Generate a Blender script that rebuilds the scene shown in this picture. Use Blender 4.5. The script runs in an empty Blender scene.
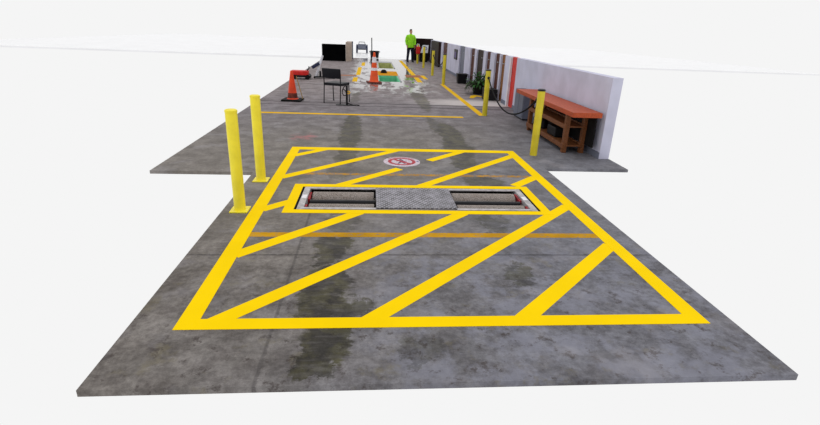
import bpy, bmesh, math, random
from mathutils import Vector, Matrix
random.seed(7)
sc = bpy.context.scene
COL = sc.collection
PI = math.pi

# ------------------------------------------------------------------ materials
def lin(c):
    o = []
    for v in c:
        v /= 255.0
        o.append(v/12.92 if v <= 0.04045 else ((v+0.055)/1.055)**2.4)
    return (o[0], o[1], o[2], 1.0)

class NT:
    """small helper round a node tree"""
    def __init__(self, name):
        self.m = bpy.data.materials.new(name); self.m.use_nodes = True
        self.t = self.m.node_tree; self.n = self.t.nodes; self.l = self.t.links
        self.b = self.n['Principled BSDF']
        self.geo = None
    def link(self, a, b): self.l.new(a, b)
    def val(self, sock, x):
        if hasattr(x, 'is_output') or isinstance(x, bpy.types.NodeSocket): self.l.new(x, sock)
        else: sock.default_value = x
    def math(self, op, a, b=0.0, c=None, clamp=False):
        n = self.n.new('ShaderNodeMath'); n.operation = op; n.use_clamp = clamp
        self.val(n.inputs[0], a); self.val(n.inputs[1], b)
        if c is not None: self.val(n.inputs[2], c)
        return n.outputs[0]
    def smooth(self, x, e0, e1):
        n = self.n.new('ShaderNodeMapRange'); n.interpolation_type = 'SMOOTHSTEP'
        self.val(n.inputs[0], x); n.inputs[1].default_value = e0; n.inputs[2].default_value = e1
        n.inputs[3].default_value = 0; n.inputs[4].default_value = 1
        return n.outputs[0]
    def mix(self, f, a, b, mode='MIX'):
        n = self.n.new('ShaderNodeMix'); n.data_type = 'RGBA'; n.blend_type = mode
        self.val(n.inputs[0], f); self.val(n.inputs[6], a); self.val(n.inputs[7], b)
        return n.outputs[2]
    def pos(self):
        c = self.n.new('ShaderNodeNewGeometry'); return c.outputs['Position']
    def obj(self):
        c = self.n.new('ShaderNodeTexCoord'); return c.outputs['Object']
    def scale(self, v, s):
        n = self.n.new('ShaderNodeMapping'); self.l.new(v, n.inputs[0]); n.inputs[3].default_value = s
        return n.outputs[0]
    def noise(self, v, s, d=3, r=0.55):
        n = self.n.new('ShaderNodeTexNoise'); self.l.new(v, n.inputs['Vector'])
        n.inputs['Scale'].default_value = s; n.inputs['Detail'].default_value = d
        n.inputs['Roughness'].default_value = r
        return n.outputs[0]
    def voro(self, v, s):
        n = self.n.new('ShaderNodeTexVoronoi'); self.l.new(v, n.inputs['Vector']); n.inputs['Scale'].default_value = s
        return n.outputs[0]
    def xyz(self, v):
        n = self.n.new('ShaderNodeSeparateXYZ'); self.l.new(v, n.inputs[0]); return n.outputs
    def bump(self, h, st=0.2, d=0.01):
        n = self.n.new('ShaderNodeBump'); self.l.new(h, n.inputs['Height'])
        n.inputs['Strength'].default_value = st; n.inputs['Distance'].default_value = d
        self.l.new(n.outputs[0], self.b.inputs['Normal'])

def mat(name, c, rough=0.6, var=0.12, scale=6, metal=0.0, spec=0.3, bump=0.0, stretch=(1, 1, 1)):
    t = NT(name); v = t.scale(t.obj(), stretch)
    n = t.noise(v, scale, 4)
    c = lin(c); d = tuple(x*(1-2*var) for x in c[:3])+(1,); e = tuple(min(1, x*(1+var)) for x in c[:3])+(1,)
    t.link(t.mix(t.smooth(n, .3, .7), d, e), t.b.inputs['Base Color'])
    t.b.inputs['Roughness'].default_value = rough; t.b.inputs['Metallic'].default_value = metal
    t.b.inputs['Specular IOR Level'].default_value = spec
    if bump: t.bump(t.noise(v, scale*6, 3), bump)
    return t.m

M = {}
def floor_material():
    t = NT('stained_concrete'); p = t.pos(); x, y, z = t.xyz(p)
    big = t.noise(p, .9, 4); mid = t.noise(p, 3.2, 6, .65); fine = t.noise(p, 22, 5, .7); grit = t.noise(p, 120, 3, .7)
    warm = lin((136, 130, 125)); cool = lin((128, 128, 136)); mauve = lin((130, 124, 130))
    side = t.smooth(t.math('ADD', t.math('SUBTRACT', t.math('MULTIPLY', x, .55), t.math('MULTIPLY', y, .22)), t.math('MULTIPLY', big, 1.2)), -.9, .9)
    c = t.mix(side, warm, cool)
    c = t.mix(t.smooth(y, 7.0, 12.0), c, mauve)
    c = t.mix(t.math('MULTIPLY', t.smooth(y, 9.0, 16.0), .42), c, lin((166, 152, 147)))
    c = t.mix(t.smooth(mid, .30, .72), t.mix(1, c, (.62, .61, .60, 1), 'MULTIPLY'), t.mix(1, c, (1.1, 1.1, 1.1, 1), 'MULTIPLY'))
    c = t.mix(t.smooth(fine, .32, .7), t.mix(1, c, (.80, .80, .80, 1), 'MULTIPLY'), t.mix(1, c, (1.07, 1.07, 1.07, 1), 'MULTIPLY'))
    c = t.mix(t.smooth(grit, .35, .65), t.mix(1, c, (.88, .88, .88, 1), 'MULTIPLY'), c)
    near = t.smooth(y, 5.0, 3.0)
    c = t.mix(t.math('MULTIPLY', near, t.smooth(t.noise(p, 5.5, 7, .75), .62, .36)), c, t.mix(1, c, (.70, .68, .68, 1), 'MULTIPLY'))
    bl = t.math('MULTIPLY', t.math('MULTIPLY', near, t.smooth(x, -.5, .6)), t.smooth(t.noise(p, 2.6, 6, .7), .44, .60))
    c = t.mix(t.math('MULTIPLY', bl, .6), c, lin((134, 135, 148)))
    yo = t.math('MULTIPLY', t.smooth(t.noise(p, 3.6, 5, .7), .55, .68), t.smooth(y, 4.8, 3.2))
    c = t.mix(t.math('MULTIPLY', yo, .4), c, lin((112, 104, 78)))
    # dark pitted dirt, mostly towards the near end
    dirt = t.math('MULTIPLY', t.smooth(t.noise(p, 8.5, 7, .75), .545, .64), t.smooth(y, 4.6, 2.4))
    c = t.mix(t.math('MULTIPLY', dirt, .75), c, lin((66, 58, 56)))
    pale = t.math('MULTIPLY', t.smooth(t.noise(p, 2.1, 5, .6), .52, .66), .28)
    c = t.mix(pale, c, lin((158, 154, 158)))
    # paler band across the floor by the red door
    pale_band = t.math('MULTIPLY', t.math('MULTIPLY', t.smooth(y, 12.15, 12.3), t.smooth(y, 13.6, 12.9)), t.smooth(x, .6, 2.6))
    c = t.mix(t.math('MULTIPLY', pale_band, .75), c, lin((206, 198, 196)))
    # faint pink marking spray
    pk = t.math('MULTIPLY', t.smooth(t.math('ADD', t.math('POWER', t.math('DIVIDE', t.math('ADD', x, 1.13), .28), 2), t.math('POWER', t.math('DIVIDE', t.math('SUBTRACT', y, 8.15), .4), 2)), 1.0, .2), t.smooth(mid, .42, .6))
    c = t.mix(t.math('MULTIPLY', pk, .5), c, lin((176, 92, 96)))
    # wet stains with ragged outlines
    w1 = t.math('MULTIPLY', t.math('SUBTRACT', t.noise(t.scale(p, (1, 1, 1)), 4.5, 5, .7), .5), 1.0)
    w2 = t.math('MULTIPLY', t.math('SUBTRACT', t.noise(t.scale(p, (2.0, 9, 1)), 3.0, 4, .7), .5), .55)
    wx = t.math('ADD', x, t.math('ADD', t.math('MULTIPLY', w1, .34), t.math('MULTIPLY', w2, .34))); wy = t.math('ADD', y, t.math('MULTIPLY', w1, 1.0))
    blobs = [(-.33, 3.02, .17, .38, 1), (-.27, 2.40, .14, .24, 1), (-.25, 2.72, .14, .25, .9), (-.33, 3.76, .13, .27, .9), (-.27, 4.36, .15, .22, .55), (-.34, 8.75, .17, 1.45, .85), (-.36, 9.75, .14, .7, .9), (-.33, 6.95, .14, .6, .75), (-.40, 6.15, .15, .35, .5), (-.05, 2.83, .08, .09, .7),
             (1.27, 9.6, .10, .8, .7), (1.46, 8.6, .18, 1.1, .95), (1.42, 7.5, .22, .55, .9), (1.36, 6.75, .16, .6, .8), (1.44, 5.75, .24, .26, .8), (1.24, 4.38, .15, .2, .6), (1.19, 3.27, .09, .17, .7), (.85, 4.45, .1, .12, .4),
             (1.36, 13.7, .17, 2.3, .85), (1.5, 16.0, .16, 1.6, .5), (-.42, 14.0, .14, .5, .8), (-.40, 12.9, .11, .6, .5), (-.95, 7.0, .1, .12, .4), (.30, 2.35, .12, .14, .45)]
    tot = None
    for bx, by, rx, ry, s in blobs:
        d = t.math('ADD', t.math('POWER', t.math('DIVIDE', t.math('SUBTRACT', wx, bx), rx*1.15), 2), t.math('POWER', t.math('DIVIDE', t.math('SUBTRACT', wy, by), ry*1.1), 2))
        k = t.math('MULTIPLY', t.smooth(d, 1.25, .7), s)
        tot = k if tot is None else t.math('MAXIMUM', tot, k)
    tot = t.math('MULTIPLY', tot, t.math('ADD', .74, t.math('MULTIPLY', t.smooth(t.noise(t.scale(p, (1, 5, 1)), 5, 5, .7), .38, .55), .26)))
    olive = t.mix(t.smooth(t.noise(p, 5, 4), .42, .58), (.36, .35, .19, 1), (.19, .18, .15, 1))
    c = t.mix(tot, c, t.mix(1, c, olive, 'MULTIPLY'))
    # water film towards the open end of the bay
    zone = t.math('MULTIPLY', t.math('MULTIPLY', t.smooth(y, 10.5, 17.0), t.smooth(x, -1.3, -.3)), t.smooth(x, 2.7, 1.5))
    wet = t.smooth(t.math('ADD', t.noise(t.scale(p, (1.5, .5, 1)), 1.7, 5, .65), t.math('MULTIPLY', zone, t.math('ADD', .20, t.math('MULTIPLY', t.smooth(y, 16, 24), .13)))), .60, .72)
    wet = t.math('MULTIPLY', wet, t.smooth(y, 9.0, 15.0))
    wet = t.math('MULTIPLY', wet, t.math('ADD', t.math('MULTIPLY', zone, .92), .08))
    c = t.mix(t.math('MULTIPLY', wet, .55), c, t.mix(1, c, (.5, .5, .52, 1), 'MULTIPLY'))
    # joints in the slab
    jw = t.math('MULTIPLY', t.math('SUBTRACT', fine, .5), .03)
    for (src, at, w, st, lo) in ((y, 3.62, .010, .5, None), (y, 11.70, .035, .8, None), (y, 12.16, .05, .75, None), (x, -.60, .010, .4, 5), (y, 16.1, .05, .4, None)):
        d = t.math('ABSOLUTE', t.math('SUBTRACT', t.math('ADD', src, jw), at))
        k = t.math('MULTIPLY', t.smooth(d, w*1.6, w*.5), st)
        if lo: k = t.math('MULTIPLY', k, t.smooth(y, lo, lo-.4))
        c = t.mix(k, c, lin((46, 42, 44)))
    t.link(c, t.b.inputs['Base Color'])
    r = t.math('SUBTRACT', .78, t.math('ADD', t.math('MULTIPLY', wet, .70), t.math('MULTIPLY', tot, .22)), clamp=True)
    t.link(r, t.b.inputs['Roughness'])
    t.link(t.math('ADD', t.math('MULTIPLY', wet, .5), .16), t.b.inputs['Specular IOR Level'])
    t.bump(t.math('MULTIPLY', t.math('ADD', fine, grit), t.math('SUBTRACT', 1.0, wet)), .25, .004)
    return t.m
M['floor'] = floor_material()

def paint(name, c, wear, under=(120, 116, 116), dirt=.25):
    t = NT(name); p = t.pos()
    n = t.noise(p, 14, 6, .75); f = t.noise(p, 70, 4, .7); b = t.noise(p, 2.2, 4)
    base = t.mix(t.smooth(b, .35, .7), tuple(x*(1-dirt) for x in lin(c)[:3])+(1,), lin(c))
    k = t.smooth(t.math('ADD', t.math('MULTIPLY', n, .6), t.math('MULTIPLY', f, .4)), wear-.05, wear+.07)
    t.link(t.mix(k, base, lin(under)), t.b.inputs['Base Color'])
    t.b.inputs['Roughness'].default_value = .8; t.b.inputs['Specular IOR Level'].default_value = .04
    return t.m
M['stripe'] = paint('yellow_floor_paint', (253, 213, 0), .68, dirt=.06)
M['stripe_far'] = paint('scuffed_yellow_floor_paint', (232, 184, 30), .62, dirt=.15)
M['worn_brown'] = paint('faded_brown_orange_paint', (172, 112, 76), .55, dirt=.3)
M['worn_thin'] = paint('thin_worn_orange_paint', (196, 142, 36), .49, dirt=.3)
M['worn'] = paint('worn_orange_floor_paint', (205, 152, 28), .56, dirt=.3)

def steel_plate():
    t = NT('worn_checker_steel'); p = t.obj()
    x, y, z = t.xyz(p)
    n = t.noise(p, 9, 6, .7); f = t.noise(t.scale(p, (60, 60, 1)), 1, 3)
    ch = t.math('MULTIPLY', t.math('SINE', t.math('MULTIPLY', x, 130)), t.math('SINE', t.math('MULTIPLY', y, 95)))
    f2 = t.noise(t.scale(p, (5, 22, 1)), 2.4, 5, .7)
    k = t.smooth(n, .35, .65)
    c = t.mix(k, lin((100, 98, 102)), lin((160, 157, 166)))
    c = t.mix(t.smooth(f, .45, .6), t.mix(1, c, (.72, .72, .72, 1), 'MULTIPLY'), c)
    c = t.mix(t.smooth(f2, .56, .42), c, t.mix(1, c, (.55, .54, .54, 1), 'MULTIPLY'))
    c = t.mix(t.math('MULTIPLY', t.smooth(ch, .2, .8), .6), c, lin((186, 183, 194)))
    t.link(c, t.b.inputs['Base Color'])
    t.b.inputs['Metallic'].default_value = .25; t.b.inputs['Roughness'].default_value = .55
    t.bump(ch, .4, .003)
    return t.m
M['plate'] = steel_plate()
def roller_mat():
    t = NT('gritted_roller'); p = t.obj()
    n = t.noise(p, 130, 3, .8); b = t.noise(t.scale(p, (3, 10, 10)), 2, 4)
    c = t.mix(t.smooth(n, .36, .64), lin((84, 76, 72)), lin((178, 168, 162)))
    c = t.mix(t.math('MULTIPLY', t.smooth(b, .5, .75), .3), c, lin((110, 88, 70)))
    t.link(c, t.b.inputs['Base Color']); t.b.inputs['Roughness'].default_value = .9
    t.b.inputs['Specular IOR Level'].default_value = .2
    t.bump(n, .8, .004)
    return t.m
M['roller'] = roller_mat()
def planks(name, c, c2, n=9.0):
    t = NT(name); p = t.pos(); x, y, z = t.xyz(p)
    g = t.math('PINGPONG', t.math('MULTIPLY', y, n), .5)
    gr = t.noise(t.scale(p, (6, 6, .6)), 5, 5, .6)
    cc = t.mix(t.smooth(gr, .3, .7), lin(c), lin(c2))
    cc = t.mix(t.smooth(g, .07, .03), cc, lin((24, 16, 12)))
    t.link(cc, t.b.inputs['Base Color']); t.b.inputs['Roughness'].default_value = .6
    t.b.inputs['Specular IOR Level'].default_value = .2
    return t.m
M['door_brown'] = planks('brown_boarded_door', (70, 32, 22), (92, 46, 32))
M['door_dark'] = planks('dark_boarded_door', (34, 19, 15), (48, 28, 22))
M['door_tan'] = planks('orange_brown_door', (124, 78, 36), (146, 96, 50))
def wood(name, c, c2, st):
    t = NT(name); p = t.scale(t.obj(), st)
    g = t.noise(p, 9, 5, .6)
    t.link(t.mix(t.smooth(g, .3, .7), lin(c), lin(c2)), t.b.inputs['Base Color'])
    t.b.inputs['Roughness'].default_value = .55; t.b.inputs['Specular IOR Level'].default_value = .25
    return t.m
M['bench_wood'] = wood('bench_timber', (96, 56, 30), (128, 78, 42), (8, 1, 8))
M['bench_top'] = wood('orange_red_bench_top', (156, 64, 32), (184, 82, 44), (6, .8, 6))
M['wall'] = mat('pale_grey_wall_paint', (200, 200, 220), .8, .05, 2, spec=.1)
M['wall_grey'] = mat('blue_grey_panel', (110, 114, 130), .6, .08, 3)
M['dark_wall'] = mat('dark_brown_wall', (34, 20, 20), .8, .2, 2, spec=.1)
M['unlit_doorway'] = mat('unlit_doorway_black', (6, 6, 7), .95, .2, 4, spec=.02)  # near-black colour stands in for the darkness inside a doorway
M['tan_wall'] = mat('tan_pillar_paint', (176, 160, 148), .8, .08, 4)
M['red_paint'] = mat('red_frame_paint', (206, 38, 26), .5, .1, 5)
M['bollard'] = mat('yellow_post_enamel', (214, 196, 44), .42, .07, 5, spec=.35)
M['bollard_bright'] = mat('bright_yellow_post_enamel', (246, 228, 52), .42, .05, 5, spec=.35)
M['black'] = mat('black_plastic', (15, 15, 18), .55, .15, 8, spec=.2)
M['chair_pad'] = mat('black_chair_vinyl', (17, 18, 26), .5, .1, 18, bump=.1, spec=.2)
M['dark_metal'] = mat('dark_metal', (26, 26, 30), .45, .1, 10, metal=.2, spec=.25)
M['rubber'] = mat('black_rubber', (20, 19, 20), .8, .2, 10, spec=.15)
M['steel'] = mat('grey_steel', (150, 150, 156), .45, .15, 14, metal=.5)
M['rod'] = mat('oily_black_steel', (22, 22, 28), .3, .2, 12, metal=.2)
M['frame_steel'] = mat('scuffed_frame_steel', (178, 174, 176), .5, .14, 16, metal=.2)
M['red'] = mat('red_enamel', (204, 32, 26), .5, .12, 6)
M['dull_red'] = mat('dark_red_enamel', (150, 26, 34), .6, .15, 10)
M['orange'] = mat('orange_cone_plastic', (240, 88, 34), .5, .08, 5)
M['orange_deep'] = mat('deep_orange_cone_plastic', (226, 66, 26), .5, .1, 5)
M['cone_dirt'] = mat('grimy_orange_plastic', (110, 48, 36), .7, .25, 12)
M['white'] = mat('white_reflective_sleeve', (232, 230, 236), .5, .05, 8)
M['white_paint'] = mat('white_enamel', (222, 224, 232), .45, .05, 6)
M['blue'] = mat('dark_blue_enamel', (36, 44, 76), .5, .1, 6)
M['yellow'] = mat('yellow_plastic', (232, 178, 30), .5, .1, 8)
M['green_paint'] = mat('green_pit_paint', (120, 214, 170), .6, .15, 3)
M['olive_paint'] = mat('olive_pit_paint', (186, 190, 126), .6, .15, 3)
M['leaf'] = mat('green_leaf', (36, 84, 26), .5, .35, 9, spec=.2)
M['stem'] = mat('plant_stem', (60, 74, 36), .7, .2, 9)
M['soil'] = mat('dark_soil', (30, 24, 20), .95, .3, 20)
M['hivis'] = mat('lime_hi_vis_fabric', (150, 226, 40), .8, .08, 12)
M['navy'] = mat('dark_navy_fabric', (26, 30, 48), .85, .15, 12, spec=.1)
M['skin'] = mat('skin', (190, 140, 114), .6, .06, 8)
M['hair'] = mat('dark_hair', (44, 32, 26), .6, .2, 30)
M['sign_red'] = mat('faded_red_vinyl', (176, 54, 66), .6, .15, 30, spec=.15)
M['sign_white'] = mat('scuffed_white_vinyl', (204, 190, 200), .6, .15, 40, spec=.15)
M['sign_dark'] = mat('mauve_black_vinyl', (96, 62, 90), .6, .15, 30, spec=.15)
M['sign_blue'] = mat('blue_vinyl', (70, 84, 132), .6, .1, 30, spec=.15)
M['purple'] = mat('purple_print', (104, 90, 140), .6, .1, 10)
M['yard'] = mat('glare_white_yard_concrete', (244, 244, 246), .3, .02, .6, spec=.5)  # outdoor sun glare put into the concrete's near-white colour
M['stick'] = mat('tan_stick', (150, 122, 66), .6, .1, 8)
M['lip_orange'] = mat('amber_steel_edge', (206, 140, 8), .8, .12, 5, spec=.05)

# ------------------------------------------------------------------ mesh helpers
def box(bm, x0, x1, y0, y1, z0, z1, bev=0.0, seg=2):
    b = bmesh.new()
    bmesh.ops.create_cube(b, size=1)
    for v in b.verts:
        v.co = Vector(((x0+x1)/2+v.co.x*(x1-x0), (y0+y1)/2+v.co.y*(y1-y0), (z0+z1)/2+v.co.z*(z1-z0)))
    if bev: bmesh.ops.bevel(b, geom=b.edges[:]+b.verts[:], offset=bev, segments=seg, affect='EDGES', profile=.6)
    merge(bm, b); return bm
def merge(bm, b, mtx=None):
    if mtx: bmesh.ops.transform(b, matrix=mtx, verts=b.verts)
    me = bpy.data.meshes.new('tmp'); b.to_mesh(me); b.free(); bm.from_mesh(me); bpy.data.meshes.remove(me)
def lathe(bm, prof, seg=24, mtx=None, cap=True):
    b = bmesh.new(); rings = []
    for r, z in prof:
        rings.append([b.verts.new((r*math.cos(2*PI*i/seg), r*math.sin(2*PI*i/seg), z)) for i in range(seg)])
    for a, c in zip(rings, rings[1:]):
        for i in range(seg): b.faces.new((a[i], a[(i+1) % seg], c[(i+1) % seg], c[i]))
    if cap:
        b.faces.new(rings[0][::-1]); b.faces.new(rings[-1])
    merge(bm, b, mtx); return bm
def tube(bm, pts, r, seg=10):
    pts = [Vector(p) for p in pts]; b = bmesh.new(); rings = []
    ref = Vector((0, 0, 1)); prev = None
    for i, p in enumerate(pts):
        d = (pts[min(i+1, len(pts)-1)]-pts[max(i-1, 0)]).normalized()
        if prev is None:
            s = d.cross(ref)
            if s.length < .05: s = d.cross(Vector((1, 0, 0)))
        else: s = prev-d*prev.dot(d)
        s.normalize(); prev = s; u = s.cross(d)
        rr = r[i] if isinstance(r, (list, tuple)) else r
        rings.append([b.verts.new(p+(s*math.cos(2*PI*k/seg)+u*math.sin(2*PI*k/seg))*rr) for k in range(seg)])
    for a, c in zip(rings, rings[1:]):
        for k in range(seg): b.faces.new((a[k], a[(k+1) % seg], c[(k+1) % seg], c[k]))
    b.faces.new(rings[0][::-1]); b.faces.new(rings[-1])
    bmesh.ops.recalc_face_normals(b, faces=b.faces[:])
    merge(bm, b); return bm
def prism(bm, poly, z0, z1):
    b = bmesh.new(); vs = [b.verts.new((p[0], p[1], z0)) for p in poly]
    f = b.faces.new(vs); r = bmesh.ops.extrude_face_region(b, geom=[f])
    for v in r['geom']:
        if isinstance(v, bmesh.types.BMVert): v.co.z = z1
    bmesh.ops.recalc_face_normals(b, faces=b.faces[:]); merge(bm, b); return bm
def obj(name, bm, m, parent=None, smooth=False, loc=None):
    me = bpy.data.meshes.new(name); bm.to_mesh(me); bm.free()
    me.materials.append(M[m] if isinstance(m, str) else m)
    if smooth:
        me.polygons.foreach_set('use_smooth', [True]*len(me.polygons))
        me.set_sharp_from_angle(angle=math.radians(40))
    o = bpy.data.objects.new(name, me); COL.objects.link(o)
    if parent: o.parent = parent
    if loc: o.location = loc
    return o
B = bmesh.new
def thing(name, label, cat, loc=(0, 0, 0), rz=0.0, group=None):
    o = bpy.data.objects.new(name, None); COL.objects.link(o); o.empty_display_size = .1
    o.location = loc; o.rotation_euler = (0, 0, rz); return tag(o, label, cat, group)
def tag(o, label, cat, group=None):
    o['label'] = label; o['category'] = cat
    if group: o['group'] = group
    return o
def struct(name, bm, m, label=None, cat=None):
    o = obj(name, bm, m); o['kind'] = 'structure'
    if label: o['label'] = label
    if cat: o['category'] = cat
    return o
def dup(root, loc, label, rz=None):
    r = root.copy(); COL.objects.link(r); r.location = loc; r['label'] = label
    if rz is not None: r.rotation_euler = (0, 0, rz)
    for ch in list(root.children):
        c = ch.copy(); COL.objects.link(c); c.parent = r
        for g in list(ch.children):
            d = g.copy(); COL.objects.link(d); d.parent = c
    return r

# ------------------------------------------------------------------ the floor, with its openings
TEST = (-.78, 1.84, 4.67, 5.43)
PITA = (.30, 1.06, 17.5, 19.8)
PITB = (.38, 1.10, 23.4, 27.2)
XL, XR, XLF, XRF, YS, YF, YE, YSR = -1.48, 2.48, -2.75, 3.72, 6.0, 2.06, 30.8, 6.4
def floor_mesh():
    holes = (TEST, PITA, PITB)
    xs = sorted({XL, XR, XLF, XRF} | {h[i] for h in holes for i in (0, 1)})
    ys = sorted({YF, YS, YSR, YE} | {h[i] for h in holes for i in (2, 3)})
    bm = B(); vt = {}
    def V(x, y):
        if (x, y) not in vt: vt[(x, y)] = bm.verts.new((x, y, 0))
        return vt[(x, y)]
    for x0, x1 in zip(xs, xs[1:]):
        for y0, y1 in zip(ys, ys[1:]):
            cx, cy = (x0+x1)/2, (y0+y1)/2
            if any(h[0] < cx < h[1] and h[2] < cy < h[3] for h in holes): continue
            if cx < XL and cy < YS: continue
            if cx > XR and cy < YSR: continue
            bm.faces.new((V(x0, y0), V(x1, y0), V(x1, y1), V(x0, y1)))
    r = bmesh.ops.extrude_face_region(bm, geom=bm.faces[:])
    for v in r['geom']:
        if isinstance(v, bmesh.types.BMVert): v.co.z = -.04
    bmesh.ops.recalc_face_normals(bm, faces=bm.faces[:])
    return bm
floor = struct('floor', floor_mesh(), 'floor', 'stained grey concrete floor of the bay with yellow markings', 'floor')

# ---- floor paint: parts of the floor
def stripe(name, poly, m, z, label=None):
    o = obj(name, prism(B(), poly, 0.0, z), m, floor)
    if label: o['label'] = label
    return o
def rect(x0, x1, y0, y1): return [(x0, y0), (x1, y0), (x1, y1), (x0, y1)]
BX0, BX1, BY0, BY1 = -1.20, 2.30, 2.575, 7.41
w = .13
for nm, r in (('outline_stripe', rect(BX0, BX1, BY0, BY0+.115)), ('outline_stripe', rect(BX0, BX1, BY1-.16, BY1)),
              ('outline_stripe', rect(BX0, BX0+w, BY0+.115, BY1-.16)), ('outline_stripe', rect(BX1-w, BX1, BY0+.115, BY1-.16))):
    stripe(nm, r, 'stripe', .003, 'bright yellow outline stripe of the hatched box')
PX0, PX1, PY0, PY1 = -.885, 1.94, 4.575, 5.53
for r in (rect(PX0, PX1, PY0, TEST[2]), rect(PX0, PX1, TEST[3], PY1), rect(PX0, TEST[0], TEST[2], TEST[3]), rect(TEST[1], PX1, TEST[2], TEST[3])):
    stripe('roller_pit_border', r, 'stripe', .0035, 'bright yellow border round the roller pit')
hw = .045
def diag(c, x0, x1):     # 45 degree hatch stripe y = x + c
    stripe('hatch_stripe', [(x0-hw, x0+c+hw), (x0+hw, x0+c-hw), (x1+hw, x1+c-hw), (x1-hw, x1+c+hw)], 'stripe', .0018, 'bright yellow diagonal hatch stripe')
diag(7.98, -1.10, -.66)
diag(6.89, -1.10, .44)
diag(5.86, -.36, .40); diag(5.86, .86, 1.47)
diag(4.88, .60, 2.20)
diag(3.76, 1.80, 2.20)
diag(5.76, -1.10, -.84)
diag(4.71, -1.10, -.10)
diag(3.63, -1.0, .98)
diag(2.65, -.02, 2.2)
diag(1.62, 1.02, 2.2)
for y0, y1, x0, x1 in ((3.985, 4.085, -1.07, 2.17), (5.93, 6.02, -1.0, 2.12)):
    stripe('worn_stripe', rect(x0, x1, y0, y1), 'worn' if y0 < 5 else 'worn_thin', .0009, 'worn orange stripe crossing the hatched box')
stripe('cross_stripe', rect(-2.35, 2.04, 10.40, 10.56), 'stripe_far', .002, 'scuffed yellow stripe across the bay beyond the hatched box')
stripe('lane_stripe', [(2.46, 10.75), (2.60, 10.75), (2.58, 17.2), (2.44, 17.2)], 'stripe_far', .002, 'long yellow stripe between two bollards on the right')
for y0, y1, x in ((17.2, 18.7, -.56), (19.7, 23.6, -.50), (24.6, 27.0, -.38)):
    stripe('lane_dash', rect(x-.08, x+.09, y0, y1), 'stripe_far', .002, 'yellow dash along the left of the wet lane')
for y0, y1, x in ((17.6, 19.4, 1.78), (20.3, 23.4, 1.77), (23.7, 29.6, 1.75)):
    stripe('lane_dash', rect(x-.09, x+.09, y0, y1), 'stripe_far', .002, 'yellow dash along the right of the wet lane')
stripe('short_stripe', rect(2.03, 2.2, 18.8, 20.3), 'stripe_far', .002)
stripe('faded_cross_stripe', rect(-1.25, -.55, 19.2, 19.6), 'worn_brown', .0012, 'faded orange stripe across the far floor')
stripe('faded_cross_stripe', rect(1.4, 2.15, 19.3, 20.4), 'worn_brown', .0012, 'faded orange stripe across the far floor')
stripe('arrow_mark', [(2.82, 13.75), (2.92, 13.7), (3.12, 14.15), (3.32, 13.9), (3.38, 14.02), (3.12, 14.5), (2.95, 14.25)], 'stripe_far', .002, 'small bent yellow mark on the floor below the plant')

# bright yard outside the open end
struct('yard', box(B(), -26, 30, 30.82, 70, -.10, -.005), 'yard', 'bright sunlit yard outside the open end of the bay', 'yard')

# ------------------------------------------------------------------ walls and doors
H = 1.22
segs = [(29.9, 24.72), (23.3, 20.0), (18.85, 17.74), (17.0, 16.67), (15.65, 15.26), (14.70, 14.16), (13.62, 13.46), (13.02, 12.46), (11.93, 7.0)]
bm = B()
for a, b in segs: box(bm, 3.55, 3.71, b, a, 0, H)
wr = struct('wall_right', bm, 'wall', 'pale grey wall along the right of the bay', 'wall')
dn = 0
for a, b, m, lab in ((24.72, 23.3, 'door_brown', 'brown boarded door in the right wall, farthest one'), (20.0, 18.85, 'wall_grey', 'blue grey door in the right wall above the black bin'), (17.74, 17.0, 'door_brown', 'brown boarded door in the right wall just past the black bin'),
                (16.67, 15.65, 'door_dark', 'dark brown boarded door behind the potted plant'), (15.26, 14.70, 'door_brown', 'narrow brown door right behind the near right bollard top'), (14.16, 13.62, 'door_brown', 'brown door above the small dark box'), (13.46, 13.02, 'door_tan', 'orange brown door next to the red door')):
    dn += 1
    d = struct('door_%d' % dn, box(B(), 3.60, 3.65, b, a, 0, H), m, lab, 'door')
    hb = B(); tube(hb, [(3.60, b+.12, 1.0), (3.55, b+.12, 1.0), (3.55, b+.24, 1.0)], .012)
    obj('door_handle', hb, 'steel', d, True)
dn += 1
d = struct('door_%d' % dn, box(B(), 3.57, 3.64, 11.93, 12.46, 0, H), 'red_paint', 'bright red door in the right wall near the workbench', 'door')
obj('frame_jamb', box(B(), 3.51, 3.57, 12.36, 12.46, 0, H, .006), 'white_paint', d)
tb = B()
for a, b in segs: box(tb, 3.535, 3.55, b+.005, a-.005, 0, .10)
struct('baseboard_right', tb, 'wall_grey', 'grey blue skirting along the right wall', 'baseboard')
struct('wall_back', box(B(), 2.45, 3.71, 30.2, 30.4, 0, H+.05), 'dark_wall', 'dark brown wall to the right of the open end', 'wall')
struct('trim_1', box(B(), 3.42, 3.55, 25.4, 28.6, 0, H), 'door_dark', 'dark reddish brown boarding at the far end of the right wall', 'trim')
struct('wall_left', box(B(), -2.62, -1.36, 27.4, 27.55, 0, .86), 'unlit_doorway', 'flat black panel standing in for the unlit doorway at the far left of the bay', 'wall')
struct('wall_pillar', box(B(), -1.35, -1.08, 27.4, 29.6, 0, .98), 'tan_wall', 'tan pillar at the left of the open end', 'pillar')
struct('trim_2', box(B(), -1.08, -1.03, 29.3, 29.6, 0, .98), 'wall_grey', 'grey edge strip of the tan pillar', 'trim')
# notice on the right wall
nb = thing('notice_board', 'small dark framed notice on the far right wall beside the grey door', 'notice', (3.53, 20.75, .86))
obj('board', box(B(), -.015, .02, -.34, .34, -.2, .2, .005), 'dark_metal', nb)
obj('sheet', box(B(), -.02, -.0155, -.2, .2, -.13, .1), 'purple', nb)

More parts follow.
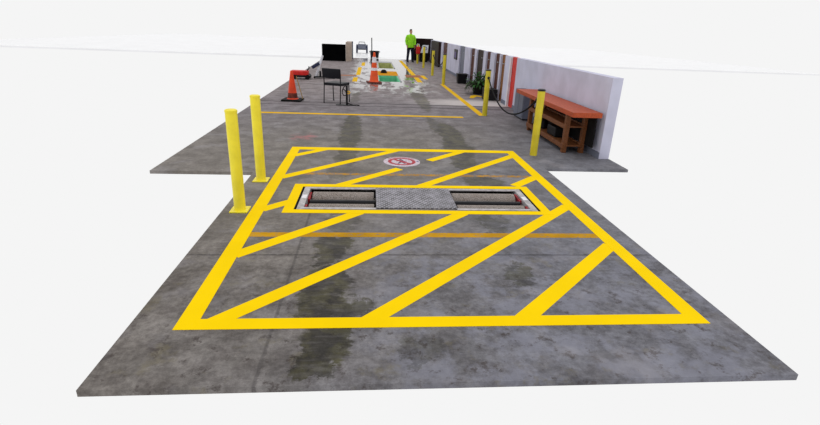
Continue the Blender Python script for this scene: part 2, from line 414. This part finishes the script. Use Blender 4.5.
# ------------------------------------------------------------------ roller brake tester in the floor
rt = thing('roller_brake_tester', 'sunken steel roller tester framed in yellow in the middle of the floor', 'brake tester', (0, 0, 0))
X0, X1, Y0, Y1 = TEST
fb = B()
box(fb, X0+.026, X0+.095, Y0+.012, Y1-.012, -.09, .004, .003); box(fb, X1-.095, X1-.026, Y0+.012, Y1-.012, -.09, .004, .003)
box(fb, X0+.09, X1-.09, Y0+.024, Y0+.074, -.09, .003, .003); box(fb, X0+.09, X1-.09, Y1-.066, Y1-.012, -.010, .003, .003)
obj('frame', fb, 'frame_steel', rt)
lb = B()
box(lb, X0, X1, Y0, Y1, -.52, -.50); box(lb, X0, X0+.01, Y0, Y1, -.5, -.001); box(lb, X1-.01, X1, Y0, Y1, -.5, -.001)
box(lb, X0, X1, Y0, Y0+.01, -.5, -.001); box(lb, X0, X1, Y1-.01, Y1, -.5, -.001)
obj('pit_lining', lb, 'rubber', rt)
CX0, CX1 = .07, .935
cb = B(); box(cb, CX0, CX1, Y0+.04, Y1-.04, .004, .014, .003)
obj('cover_plate', cb, 'plate', rt)
obj('cover_support', box(B(), CX0+.002, CX1-.002, Y0+.03, Y1-.03, -.30, .004), 'rubber', rt)
def roller_bm(L, r):
    b = B(); lathe(b, [(r*.4, -L/2-.02), (r*.4, -L/2), (r-.006, -L/2), (r, -L/2+.006), (r, L/2-.006), (r-.006, L/2), (r*.4, L/2), (r*.4, L/2+.02)], 40, Matrix.Rotation(PI/2, 4, 'Y')); return b
for x0, x1 in ((X0+.125, CX0-.01), (CX1+.01, X1-.125)):
    L = x1-x0-.02; cx = (x0+x1)/2
    for yy in (4.85, 5.25):
        o = obj('roller', roller_bm(L, .108), 'roller', rt, True, (cx, yy, -.112))
    o = B(); tube(o, [(x0, 5.03, -.048), (x1, 5.03, -.048)], .029, 16); obj('sensing_rod', o, 'rod', rt, True)
for x, s in ((X0+.095, 1), (X1-.095, -1)):
    for (ya, yb, z1) in ((5.06, 5.30, -.02), (4.80, 4.87, -.012)):
        a, b = sorted((x, x+s*.024)); obj('end_guard', box(B(), a, b, ya, yb, -.10, z1, .004), 'dull_red', rt)['label'] = 'dark red end guard beside a roller'
for x in (X0+.062, X1-.062):
    o = B(); box(o, x-.026, x+.026, 5.02, 5.13, .004, .007, .001); obj('inspection_label', o, 'white', rt)['label'] = 'small white plate on the frame end'

# ------------------------------------------------------------------ prohibition sticker on the floor
st = thing('floor_sign', 'round white floor sticker with red prohibition ring between the hatch stripes', 'sign', (.455, 6.63, .0))
def ring(ro, ri, z0, z1, n=56, sx=1, sy=1):
    b = B(); lathe(b, [(ri, z0), (ro, z0), (ro, z1), (ri, z1), (ri, z0)], n, None, False); return b
obj('backing', lathe(B(), [(.262, 0), (.262, .0030), (.258, .0036)], 56), 'sign_white', st)
obj('prohibition_ring', ring(.198, .150, .0036, .0044), 'sign_red', st)
sl = B(); box(sl, -.026, .026, -.155, .155, .0036, .0044); bmesh.ops.rotate(sl, verts=sl.verts, cent=(0, 0, 0), matrix=Matrix.Rotation(math.radians(42), 3, 'Z'))
obj('prohibition_bar', sl, 'sign_red', st)
pg = B()
lathe(pg, [(.021, .0036), (.021, .0041)], 20, Matrix.Translation((-.012, .108, 0)))
prism(pg, [(-.035, .08), (.02, .082), (.03, .03), (.075, .0), (.068, -.014), (.02, .006), (.012, -.03), (.052, -.115), (.03, -.122), (-.008, -.045), (-.05, -.118), (-.072, -.108), (-.03, -.02), (-.038, .03), (-.07, .005), (-.082, .018)], .0036, .0041)
obj('walking_figure', pg, 'sign_dark', st)
obj('round_mark', lathe(B(), [(.02, .0036), (.02, .0042)], 20, Matrix.Translation((.228, .02, 0))), 'sign_blue', st)
tk = B()
for i in range(26):
    a = math.radians(38+i*4.2)
    b = B(); box(b, -.0055, .0055, -.011, .011, .0036, .0041)
    merge(tk, b, Matrix.Rotation(a-PI/2, 4, 'Z') @ Matrix.Translation((0, .228, 0)))
obj('rim_dashes', tk, 'sign_red', st)

# ------------------------------------------------------------------ bollards
def bollard(label, loc, m, plate):
    t = thing('bollard', label, 'bollard', loc, 0, 'yellow bollards along the bay')
    p = B(); r = .056
    lathe(p, [(r, .0), (r, .97), (r*.92, 1.0)], 28)
    obj('post', p, m, t, True)
    if plate:
        q = B(); box(q, -.088, .088, -.088, .088, 0, .014, .004); obj('base_plate', q, m, t)
    c = B(); lathe(c, [(r*1.04, .985), (r*1.04, 1.006), (r*.8, 1.014)], 28)
    obj('top_cap', c, 'dark_metal' if not plate else m, t, True)
    return t
b1 = bollard('bright yellow bollard left of the hatched box, the farther one', (-1.31, 5.66, 0), 'bollard_bright', True)
b2 = dup(b1, (-1.305, 4.64, 0), 'bright yellow bollard at the left edge, nearest to the camera')
r1 = bollard('yellow bollard on the right in front of the wooden workbench', (2.56, 7.17, 0), 'bollard', False)
r2 = dup(r1, (2.59, 10.78, 0), 'yellow bollard with black cap on the right in front of the potted plant')
r3 = dup(r1, (2.56, 17.25, 0), 'yellow bollard at the far end of the long yellow floor stripe')
r4 = dup(r1, (2.56, 20.5, 0), 'yellow bollard in front of the white sign board')
r5 = dup(r1, (2.60, 24.5, 0), 'second farthest yellow bollard, near the person in the lime vest')
r6 = dup(r1, (2.58, 27.6, 0), 'farthest yellow bollard, with a red bag hanging on it')

def hang(p, q, sag, n=24):
    p, q = Vector(p), Vector(q)
    return [p.lerp(q, i/n)-Vector((0, 0, sag*4*(i/n)*(1-i/n))) for i in range(n+1)]
def rope(label, p, q, sag, r=.014):
    t = thing('rope', label, 'rope', p, 0, 'black ropes between bollards')
    b = B(); q = Vector(q)-Vector(p); tube(b, hang((0, 0, 0), q, sag), r, 8); obj('line', b, 'rubber', t, True)
    for e, s in (((0, 0, 0), 1), (q, -1)):
        k = B(); b2_ = bmesh.new(); bmesh.ops.create_icosphere(b2_, subdivisions=2, radius=.03); merge(k, b2_, Matrix.Translation(e)); obj('end_knob', k, 'black', t, True)
    return t
rope('black rope hanging in a loop between the two nearest right bollards', (2.585, 10.69, .84), (2.54, 7.26, .84), .46)
rope('black rope hanging between two far bollards on the right', (2.56, 20.41, .80), (2.56, 17.34, .82), .28, .018)

# red bag on the farthest bollard
rb = thing('red_bag', 'red bag hanging on the farthest yellow bollard', 'bag', (2.58, 27.56, .55))
q = B(); box(q, -.11, .13, -.13, -.022, -.04, .34, .05, 3); obj('bag_body', q, 'red', rb, True)
q = B(); tube(q, [(-.07, -.06, .34), (-.06, -.02, .47), (0, .06, .475), (.06, -.02, .47), (.07, -.06, .34)], .012); obj('strap', q, 'white', rb, True)

# ------------------------------------------------------------------ cones
def cone(label, loc, h, m, bands, base, rz, group='traffic cones', low=None, bw=.24, rb=.155):
    t = thing('traffic_cone', label, 'cone', loc, rz, group)
    q = B(); box(q, -bw, bw, -bw, bw, 0, .045, .012, 2); obj('base', q, base, t)
    def R(z): return rb+(.034-rb)*(z-.045)/(h-.045)
    q = B(); lathe(q, [(R(.045)+.02, .045), (R(.07), .07), (R(h*.5), h*.5), (R(h)-.004, h-.006), (R(h)-.012, h)], 32); obj('cone_body', q, m, t, True)
    q = B(); lathe(q, [(.018, h-.004), (.018, h+.003)], 16); obj('top_hole', q, 'black', t)
    for z0, z1 in bands:
        q = B(); lathe(q, [(R(z0)+.0035, z0), (R(z1)+.0035, z1)], 32); obj('reflective_band', q, 'white', t, True)
    if low:
        q = B(); lathe(q, [(R(low[0])+.003, low[0]), (R(low[1])+.003, low[1])], 32); obj('grimy_band', q, 'cone_dirt', t, True)['label'] = 'dark grimy band round the cone foot'
    return t
cone('tall orange traffic cone with two white bands in the middle of the wet lane', (.12, 17.0, 0), 1.0, 'orange', [(.41, .50), (.67, .85)], 'cone_dirt', .15)
cone('plain orange traffic cone without bands at the far left beside the chair', (-1.93, 12.32, 0), .72, 'orange_deep', [], 'rubber', -.1, low=(.06, .19), bw=.235, rb=.125)
lt = tag(obj('leaning_stick', tube(B(), [(-1.68, 12.32, .047), (-1.83, 12.40, .58)], .010), 'stick', None, True), 'thin yellowish stick leaning against the plain orange cone', 'stick')

# ------------------------------------------------------------------ chair
ch = thing('chair', 'black padded chair with thin dark legs standing on the left, turned away', 'chair', (-.83, 12.22, 0), math.radians(-24))
# local: back at -y, front at +y
q = B(); box(q, -.235, .235, -.20, .24,   .42, .485, .02, 3); obj('seat', q, 'chair_pad', ch, True)
q = B(); box(q, -.245, .245, -.022, .022, -.115, .115, .016, 3)
bmesh.ops.transform(q, matrix=Matrix.Translation((0, -.262, .712)) @ Matrix.Rotation(math.radians(8), 4, 'X'), verts=q.verts); obj('backrest', q, 'chair_pad', ch, True)
for s in (-1, 1):
    x = .222*s
    q = B(); tube(q, [(x, -.255, .0), (x, -.225, .44), (x, -.235, .58), (x, -.258, .74), (x, -.272, .82)], .0125); obj('leg', q, 'dark_metal', ch, True)
    q = B(); tube(q, [(x, .245, .0), (x, .215, .44)], .0125); obj('leg', q, 'dark_metal', ch, True)
    q = B(); tube(q, [(x, -.225, .432), (x, .215, .432)], .011); obj('seat_rail', q, 'dark_metal', ch, True)
    for yy in (-.255, .245):
        q = B(); lathe(q, [(.017, 0), (.017, .02), (.013, .03)], 12, Matrix.Translation((x, yy, 0))); obj('foot_cap', q, 'black', ch, True)
q = B(); tube(q, [(-.222, .215, .425), (.222, .215, .425)], .011); obj('seat_rail', q, 'dark_metal', ch, True)

# dark upright hose stand next to the chair
hs = thing('hose_stand', 'dark upright post with a yellow valve next to the chair leg', 'stand', (-.565, 11.80, 0))
q = B(); box(q, -.26, .16, -.05, .05, 0, .014, .005); obj('foot_plate', q, 'dark_metal', hs)
q = B(); tube(q, [(0, 0, .01), (0, 0, .47)], .026, 14); obj('post', q, 'dark_metal', hs, True)
q = B(); tube(q, [(.0, 0, .31), (.05, -.01, .33), (.075, -.01, .30), (.05, -.01, .27), (0, 0, .28)], .016, 8); obj('valve', q, 'yellow', hs, True)
q = B(); tube(q, [(0, 0, .46), (-.06, -.02, .44), (-.10, -.02, .36), (-.11, -.02, .28), (-.06, -.02, .22), (0, -.03, .24), (-.03, -.03, .34), (-.09, -.02, .39)], .011, 8); obj('hose_coil', q, 'rubber', hs, True)
q = B(); tube(q, [(.0, -.03, .05), (.15, -.05, .012), (.24, -.02, .012), (.30, -.07, .012)], .011, 8); obj('hose_tail', q, 'rubber', hs, True)

# ------------------------------------------------------------------ left equipment
tj = thing('trolley_jack', 'low red trolley jack on black wheels behind the plain orange cone', 'jack', (-2.42, 17.6, 0))
q = B(); box(q, -.34, .25, -.22, .22, .12, .28, .03, 3); obj('body', q, 'red', tj, True)
q = B(); box(q, -.36, .32, -.24, .24, .07, .14, .02); obj('chassis', q, 'black', tj)
for sx in (-.26, .24):
    for sy in (-.25, .25):
        q = B(); lathe(q, [(.02, -.03), (.075, -.03), (.08, -.02), (.08, .02), (.075, .03), (.02, .03)], 20, Matrix.Translation((sx, sy, .08)) @ Matrix.Rotation(PI/2, 4, 'X')); obj('wheel', q, 'rubber', tj, True)
q = B(); tube(q, [(.2, 0, .28), (.27, 0, .36), (.27, .02, .42)], .02); obj('handle', q, 'dark_metal', tj, True)
es = thing('equipment_stand', 'white leaning column on a black wheeled base behind the chair', 'stand', (-1.80, 17.95, 0))
q = B(); box(q, -.22, .55, -.10, .10, .03, .075, .015); obj('base', q, 'black', es)
for sx in (-.2, .5):
    for sy in (-.08, .08):
        q = B(); lathe(q, [(.01, -.014), (.03, -.014), (.03, .014), (.01, .014)], 14, Matrix.Translation((sx, sy, .03)) @ Matrix.Rotation(PI/2, 4, 'X')); obj('castor', q, 'rubber', es, True)
q = B(); tube(q, [(-.14, 0, .07), (.10, 0, .78)], [.05, .04], 14); obj('column', q, 'white_paint', es, True)
q = B(); box(q, -.30, .0, -.07, .07, -.055, .055, .02, 2); bmesh.ops.transform(q, matrix=Matrix.Translation((-.02, -.02, .52)) @ Matrix.Rotation(math.radians(-32), 4, 'Y'), verts=q.verts); obj('arm', q, 'blue', es, True)
q = B(); box(q, -.02, .05, -.13, -.06, .08, .26, .012); obj('control_box', q, 'dark_metal', es)

# ------------------------------------------------------------------ inspection pits
def pit(label, P, m, back, lip, lipw, front):
    x0, x1, y0, y1 = P; t = thing('inspection_pit', label, 'pit', (0, 0, 0), 0, 'inspection pits in the wet lane')
    b = B(); d = -1.1
    box(b, x0, x0+.03, y0, y1, d, -.002); box(b, x1-.03, x1, y0, y1, d, -.002); box(b, x0, x1, y0, y0+.03, d, -.002); box(b, x0, x1, y1-.03, y1, d, -.002); box(b, x0, x1, y0, y1, d-.04, d)
    obj('lining', b, m, t)
    b = B(); box(b, x0-.06, x1+.06, y1, y1+lipw, 0, .006); obj('edge_band', b, lip, t)
    b = B(); box(b, x0-.05, x0, y0, y1, 0, .02, .004); box(b, x1, x1+.05, y0, y1, 0, .02, .004); obj('edge_rail', b, front, t)
    return t
pit('open green-lined inspection pit directly behind the banded cone', PITA, 'green_paint', .2, 'lip_orange', 2.0, 'steel')
pit('farther open olive-lined inspection pit near the open end', PITB, 'olive_paint', .2, 'steel', 1.0, 'steel')
wc = thing('wheel_chock', 'small black lump on the amber band between the two pits', 'chock', (.55, 20.9, .006))
q = B(); prism(q, [(-.14, -.09), (.14, -.09), (.14, .09), (-.14, .09)], 0, .02); obj('foot', q, 'rubber', wc)
q = B(); lathe(q, [(.13, .02), (.12, .08), (.07, .13), (.02, .14)], 18); obj('block', q, 'rubber', wc, True)
# black bin with a pole at the open end
bk = thing('black_bin', 'black bin standing behind the tall banded cone outside the open end', 'bin', (.24, 31.9, -.005))
q = B(); lathe(q, [(.25, 0), (.29, .37), (.31, .38), (.31, .40), (.27, .40), (.23, .04)], 24); obj('body', q, 'black', bk, True)
q = B(); tube(q, [(-.30, 0, .39), (-.34, 0, .35), (-.31, 0, .29)], .015); obj('grip', q, 'black', bk, True)
q = B(); tube(q, [(.30, 0, .39), (.34, 0, .35), (.31, 0, .29)], .015); obj('grip', q, 'black', bk, True)
tag(obj('mop_pole', tube(B(), [(.04, 30.1, 0), (.06, 30.15, .6), (.05, 30.2, 1.2)], .03, 10), 'dark_metal', None, True), 'thin dark upright pole in front of the black bin behind the banded cone', 'pole')

# ------------------------------------------------------------------ right side things
bn = thing('waste_bin', 'square black bin against the right wall below the grey door', 'bin', (3.30, 17.75, 0))
q = B(); b = bmesh.new(); bmesh.ops.create_cone(b, cap_ends=True, segments=4, radius1=.21, radius2=.25, depth=.32); merge(q, b, Matrix.Translation((0, 0, .16)) @ Matrix.Rotation(PI/4, 4, 'Z')); obj('body', q, 'black', bn)
q = B(); box(q, -.19, .19, -.19, .19, .315, .34, .01); obj('rim', q, 'black', bn)

pl = thing('potted_plant', 'leafy green plant in a black pot against the right wall', 'plant', (3.30, 14.75, 0))
q = B(); lathe(q, [(.17, 0), (.22, .30), (.24, .31), (.24, .34), (.21, .34), (.20, .28)], 24); obj('pot', q, 'black', pl, True)
q = B(); lathe(q, [(.20, .28), (.20, .30)], 20); obj('soil', q, 'soil', pl)
lf = B(); sm = B()
for i in range(120):
    a = random.uniform(0, 2*PI); el = random.uniform(-.05, 1.25); Ls = random.uniform(.16, .42)
    d = Vector((math.cos(a)*math.cos(el), math.sin(a)*math.cos(el), math.sin(el)))
    base = Vector((random.uniform(-.09, .09), random.uniform(-.09, .09), .295))
    tip = base+d*Ls*.75; tip.x = min(tip.x, .16)
    tube(sm, [base, base.lerp(tip, .5)+Vector((0, 0, .02)), tip], .004, 5)
    side = d.cross(Vector((0, 0, 1))).normalized(); wl = random.uniform(.025, .045); n = 5; b = bmesh.new(); L = []; Rr = []
    for k in range(n+1):
        f = k/n; c = tip+d*(f*.17)+Vector((0, 0, -.10*f*f)); ww = wl*math.sin(PI*min(1, f*.93+.05))+.002
        c.x = min(c.x, .20)
        L.append(b.verts.new(c+side*ww)); Rr.append(b.verts.new(c-side*ww))
    for k in range(n): b.faces.new((L[k], L[k+1], Rr[k+1], Rr[k]))
    merge(lf, b)
for i in range(26):     # trailing shoots on the side facing the lane
    a = random.uniform(2.2, 4.2); r = .24
    c0 = Vector((math.cos(a)*.18, math.sin(a)*.18, .34)); c1 = Vector((math.cos(a)*(r+.08), math.sin(a)*(r+.08), .36)); c2 = Vector((math.cos(a)*(r+.2), math.sin(a)*(r+.2), random.uniform(.06, .3)))
    tube(sm, [c0, c1, c2], .004, 5)
    for k in range(4):
        c = c1.lerp(c2, k/3.5); b = bmesh.new(); s = random.uniform(.03, .05); v = [b.verts.new(c+Vector((x*s, y*s, zz*s))) for x, y, zz in ((0, -1, 0), (-.7, 0, -.9), (0, 1, -.4), (.5, 0, .5))]; b.faces.new(v); merge(lf, b)
obj('foliage', lf, 'leaf', pl); obj('stems', sm, 'stem', pl)

db = thing('storage_box', 'small dark box on the floor in front of the brown door right of the plant', 'box', (3.34, 13.55, 0))
q = B(); box(q, -.16, .16, -.24, .24, 0, .26, .015); obj('body', q, 'wall_grey' if False else 'dark_metal', db)
q = B(); box(q, -.17, .17, -.25, .25, .26, .30, .01); obj('lid', q, 'black', db)

gc = thing('steel_cabinet', 'blue grey steel cabinet against the right wall beside the workbench', 'cabinet', (3.30, 10.62, 0))
q = B(); box(q, -.0, .22, -.36, .30, .03, .62, .008); obj('body', q, 'wall_grey', gc)
q = B(); box(q, -.012, -.001, -.34, -.04, .07, .59, .004); obj('door', q, 'wall_grey', gc)
q = B(); box(q, -.012, -.001, -.02, .28, .07, .59, .004); obj('door', q, 'wall_grey', gc)
q = B(); box(q, .01, .20, -.34, .28, 0, .03); obj('plinth', q, 'dark_metal', gc)

wb = thing('workbench', 'wooden workbench with orange red top and open shelves behind the right bollard', 'workbench', (0, 0, 0))
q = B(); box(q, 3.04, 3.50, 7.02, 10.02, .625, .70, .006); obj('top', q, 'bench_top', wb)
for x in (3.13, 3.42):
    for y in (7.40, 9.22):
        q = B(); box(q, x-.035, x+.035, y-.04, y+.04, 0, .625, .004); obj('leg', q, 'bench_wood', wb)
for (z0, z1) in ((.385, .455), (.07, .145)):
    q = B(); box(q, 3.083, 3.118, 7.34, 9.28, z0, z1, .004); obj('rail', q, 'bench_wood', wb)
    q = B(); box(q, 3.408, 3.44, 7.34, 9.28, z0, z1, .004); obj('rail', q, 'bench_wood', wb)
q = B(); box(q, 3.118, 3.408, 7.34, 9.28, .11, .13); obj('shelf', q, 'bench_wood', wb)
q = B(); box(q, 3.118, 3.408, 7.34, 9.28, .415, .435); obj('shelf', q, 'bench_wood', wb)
q = B(); box(q, 3.445, 3.47, 7.1, 9.9, .15, .62); obj('back_panel', q, 'rubber', wb)
t1 = thing('tool_case', 'black tool case on the lower shelf of the workbench', 'tool case', (3.27, 8.12, .13))
q = B(); box(q, -.11, .11, -.20, .20, 0, .17, .02); obj('body', q, 'black', t1)
q = B(); tube(q, [(0, -.07, .165), (0, -.07, .21), (0, .07, .21), (0, .07, .165)], .011); obj('handle', q, 'dark_metal', t1, True)
t2 = thing('oil_can', 'dark can on the lower shelf of the workbench near its far leg', 'can', (3.25, 8.78, .13))
q = B(); lathe(q, [(.085, 0), (.085, .15), (.03, .19), (.03, .22)], 20); obj('body', q, 'dark_metal', t2, True)
q = B(); lathe(q, [(.034, .22), (.034, .235)], 16); obj('cap', q, 'black', t2, True)

# white sign board standing on a black cabinet
bc = thing('black_cabinet', 'low black cabinet against the dark far wall', 'cabinet', (3.10, 29.3, 0))
q = B(); box(q, -.28, .22, -.22, .22, .04, .50, .015); obj('body', q, 'black', bc)
q = B(); box(q, -.24, .18, -.18, .18, 0, .04); obj('plinth', q, 'rubber', bc)
q = B(); box(q, -.26, -.04, -.232, -.221, .07, .47, .004); obj('door', q, 'rubber', bc)
q = B(); box(q, -.02, .20, -.232, -.221, .07, .47, .004); obj('door', q, 'rubber', bc)
sb = thing('sign_board', 'white sign board with a purple ring leaning on the low black cabinet', 'sign', (3.12, 29.25, .50), 0)
mt = Matrix.Translation((0, 0, 0)) @ Matrix.Rotation(math.radians(-14), 4, 'X')
q = B(); prism(q, [(-.24, 0), (.20, 0), (.24, .44), (-.10, .44)], -.012, .012); bmesh.ops.transform(q, matrix=mt @ Matrix.Rotation(PI/2, 4, 'X'), verts=q.verts); obj('panel', q, 'white_paint', sb)
q = ring(.10, .06, .013, .017, 32); bmesh.ops.transform(q, matrix=mt @ Matrix.Rotation(PI/2, 4, 'X') @ Matrix.Translation((.06, .25, 0)), verts=q.verts); obj('printed_ring', q, 'purple', sb)

# small cart in the yard
ct = thing('yard_cart', 'small dark two-wheeled cart parked outside in the bright yard', 'cart', (-.64, 36.8, -.005))
q = B(); box(q, -.30, .30, -.3, .5, .30, .62, .05, 3); obj('tray', q, 'wall_grey', ct, True)
for s in (-1, 1):
    q = B(); lathe(q, [(.03, -.06), (.23, -.06), (.26, -.03), (.26, .03), (.23, .06), (.03, .06)], 28, Matrix.Translation((.36*s, 0, .26)) @ Matrix.Rotation(PI/2, 4, 'Y')); obj('wheel', q, 'blue', ct, True)
    q = B(); b = B(); tube(q, [(.36*s, -.33, .2), (.36*s, -.29, .42), (.36*s, -.12, .56), (.36*s, .12, .56), (.36*s, .29, .42)], .05, 8); obj('mudguard', q, 'blue', ct, True)
q = B(); tube(q, [(-.36, 0, .26), (.36, 0, .26)], .03); obj('axle', q, 'dark_metal', ct, True)
q = B(); tube(q, [(-.22, -.28, .6), (-.2, -.6, .78), (.2, -.6, .78), (.22, -.28, .6)], .02); obj('push_handle', q, 'dark_metal', ct, True)

# ------------------------------------------------------------------ person
def skin(name, verts, edges, radii, m, parent, root=0, sub=2):
    me = bpy.data.meshes.new(name); me.from_pydata([Vector(v) for v in verts], edges, []); me.update()
    o = bpy.data.objects.new(name, me); COL.objects.link(o)
    o.modifiers.new('s', 'SKIN')
    for i, r in enumerate(radii):
        sv = me.skin_vertices[0].data[i]; sv.radius = r if isinstance(r, tuple) else (r, r); sv.use_root = (i == root)
    o.modifiers.new('u', 'SUBSURF').levels = sub
    dg = bpy.context.evaluated_depsgraph_get(); dg.update()
    nm = bpy.data.meshes.new_from_object(o.evaluated_get(dg))
    bpy.data.objects.remove(o); bpy.data.meshes.remove(me)
    nm.materials.clear(); nm.materials.append(M[m]); nm.polygons.foreach_set('use_smooth', [True]*len(nm.polygons))
    r = bpy.data.objects.new(name, nm); COL.objects.link(r); r.parent = parent; return r
ps = thing('person', 'person in a lime hi-vis jacket and dark trousers standing at the open end', 'person', (2.24, 28.6, 0), math.radians(14))
V = [(0, 0, .95)]; E = []; Rd = [.15]
def add(p, r, frm):
    V.append(p); Rd.append(r); E.append((frm, len(V)-1)); return len(V)-1
sp = add((0, 0, 1.12), (.135, .11), 0); chs = add((0, 0, 1.34), (.165, .115), sp); nk = add((0, .0, 1.47), .06, chs); n2 = add((0, -.01, 1.53), .052, nk); hd = add((0, -.015, 1.62), (.082, .096), n2); tp = add((0, -.01, 1.71), (.07, .082), hd)
hands = []
for s in (-1, 1):
    hp = add((.095*s, 0, .88), .098, 0); kn = add((.125*s, -.015, .49), .062, hp); an = add((.15*s, .01, .10), .045, kn); toe = add((.165*s, -.13, .045), .038, an)
    sh = add((.19*s, 0, 1.40), .062, chs); el = add((.255*s, .02, 1.13), .046, sh); wr_ = add((.235*s, -.08, .90), .031, el); pm = add((.23*s, -.10, .82), (.036, .02), wr_)
    for k, (dx, L) in enumerate(((-.026, .068), (-.009, .078), (.009, .074), (.025, .058))):
        a = add((.23*s+.006*s, -.105+dx, .79), .0095, pm); b = add((.228*s, -.108+dx*1.1, .79-L*.55), .0085, a); add((.222*s, -.106+dx*1.1, .79-L), .007, b)
    a = add((.225*s, -.142, .83), .011, pm); add((.218*s, -.158, .79), .0085, a)
body = skin('body', V, E, Rd, 'skin', ps)
def loft(bm, rings, seg=20):
    b = bmesh.new(); R = []
    for (c, rx, ry) in rings:
        R.append([b.verts.new((c[0]+rx*math.cos(2*PI*k/seg), c[1]+ry*math.sin(2*PI*k/seg), c[2])) for k in range(seg)])
    for a, c in zip(R, R[1:]):
        for k in range(seg): b.faces.new((a[k], a[(k+1) % seg], c[(k+1) % seg], c[k]))
    b.faces.new(R[0][::-1]); b.faces.new(R[-1]); bmesh.ops.recalc_face_normals(b, faces=b.faces[:]); merge(bm, b)
q = B()
loft(q, [((0, 0, .79), .205, .165), ((0, 0, .80), .21, .17), ((0, 0, .95), .20, .165), ((0, 0, 1.10), .19, .15), ((0, 0, 1.25), .205, .15), ((0, 0, 1.36), .225, .14), ((0, 0, 1.42), .205, .13), ((0, 0, 1.46), .12, .105), ((0, -.005, 1.485), .08, .082), ((0, -.005, 1.51), .074, .076)])
for s in (-1, 1):
    tube(q, [(.10*s, 0, 1.41), (.185*s, 0, 1.39), (.225*s, .005, 1.31), (.256*s, .02, 1.13), (.247*s, -.03, 1.02), (.238*s, -.07, .93)], [.07, .082, .078, .066, .058, .052], 16)
obj('jacket', q, 'hivis', ps, True)
q = B()
loft(q, [((0, 0, .76), .175, .13), ((0, 0, .86), .19, .145), ((0, 0, 1.0), .175, .14)])
for s in (-1, 1):
    tube(q, [(.09*s, 0, .90), (.10*s, 0, .76), (.125*s, -.012, .49), (.142*s, .005, .28), (.152*s, .012, .085)], [.10, .105, .08, .072, .068], 18)
obj('trousers', q, 'navy', ps, True)
for s in (-1, 1):
    q = B()
    loft(q, [((.156*s, -.05, 0), .052, .15), ((.156*s, -.05, .03), .054, .152), ((.155*s, -.035, .07), .052, .125), ((.153*s, .0, .11), .05, .075), ((.152*s, .012, .16), .05, .058)], 18)
    obj('boot', q, 'black', ps, True)
skin('hair', [(0, .02, 1.60), (0, .03, 1.68), (0, .0, 1.735), (0, -.05, 1.735)], [(0, 1), (1, 2), (2, 3)], [(.078, .05), (.085, .07), (.08, .06), (.055, .03)], 'hair', ps)
for s in (-1, 1):
    q = B(); bmesh.ops.create_uvsphere(q, u_segments=10, v_segments=8, radius=.012)
    obj('eye', q, 'black', ps, True, (.032*s, -.098, 1.635))
skin('nose', [(0, -.09, 1.63), (0, -.115, 1.595)], [(0, 1)], [.012, .014], 'skin', ps, sub=1)
for s in (-1, 1): skin('ear', [(.083*s, -.005, 1.64), (.09*s, 0, 1.60)], [(0, 1)], [(.012, .02), (.01, .016)], 'skin', ps, sub=1)
q = B(); box(q, -.025, .025, -.104, -.094, 1.552, 1.562, .003); obj('mouth', q, 'sign_red', ps)

# ------------------------------------------------------------------ camera, light
cam = bpy.data.cameras.new('camera'); co = bpy.data.objects.new('camera', cam); COL.objects.link(co)
R_ = Vector((0.9963914298071654, -0.07592963028045559, 0.0379316471077388)); U_ = Vector((-0.00803297111959448, 0.36053494750243087, 0.9327111144424148)); F_ = Vector((0.08449609447675357, 0.9296500647420474, -0.358623991310234))
mw = Matrix(((R_.x, U_.x, -F_.x, 0), (R_.y, U_.y, -F_.y, 0), (R_.z, U_.z, -F_.z, 1.78), (0, 0, 0, 1)))
co.matrix_world = mw
cam.sensor_fit = 'HORIZONTAL'; cam.sensor_width = 36; cam.lens = 477.676*36/820; cam.clip_end = 300; cam.clip_start = .05
sc.camera = co

wd = bpy.data.worlds.new('world'); sc.world = wd; wd.use_nodes = True
bg = wd.node_tree.nodes['Background']; bg.inputs[0].default_value = lin((245, 245, 245)); bg.inputs[1].default_value = 1.0
sun = bpy.data.lights.new('sun', 'SUN'); sun.energy = .45; sun.angle = math.radians(70); so = bpy.data.objects.new('sun', sun); COL.objects.link(so)
so.rotation_euler = (math.radians(-28), math.radians(8), 0); so.location = (0, 10, 8)

vs = sc.view_settings; vs.view_transform = 'Standard'; vs.look = 'None'; vs.gamma = 1; vs.exposure = 0; vs.use_curve_mapping = False
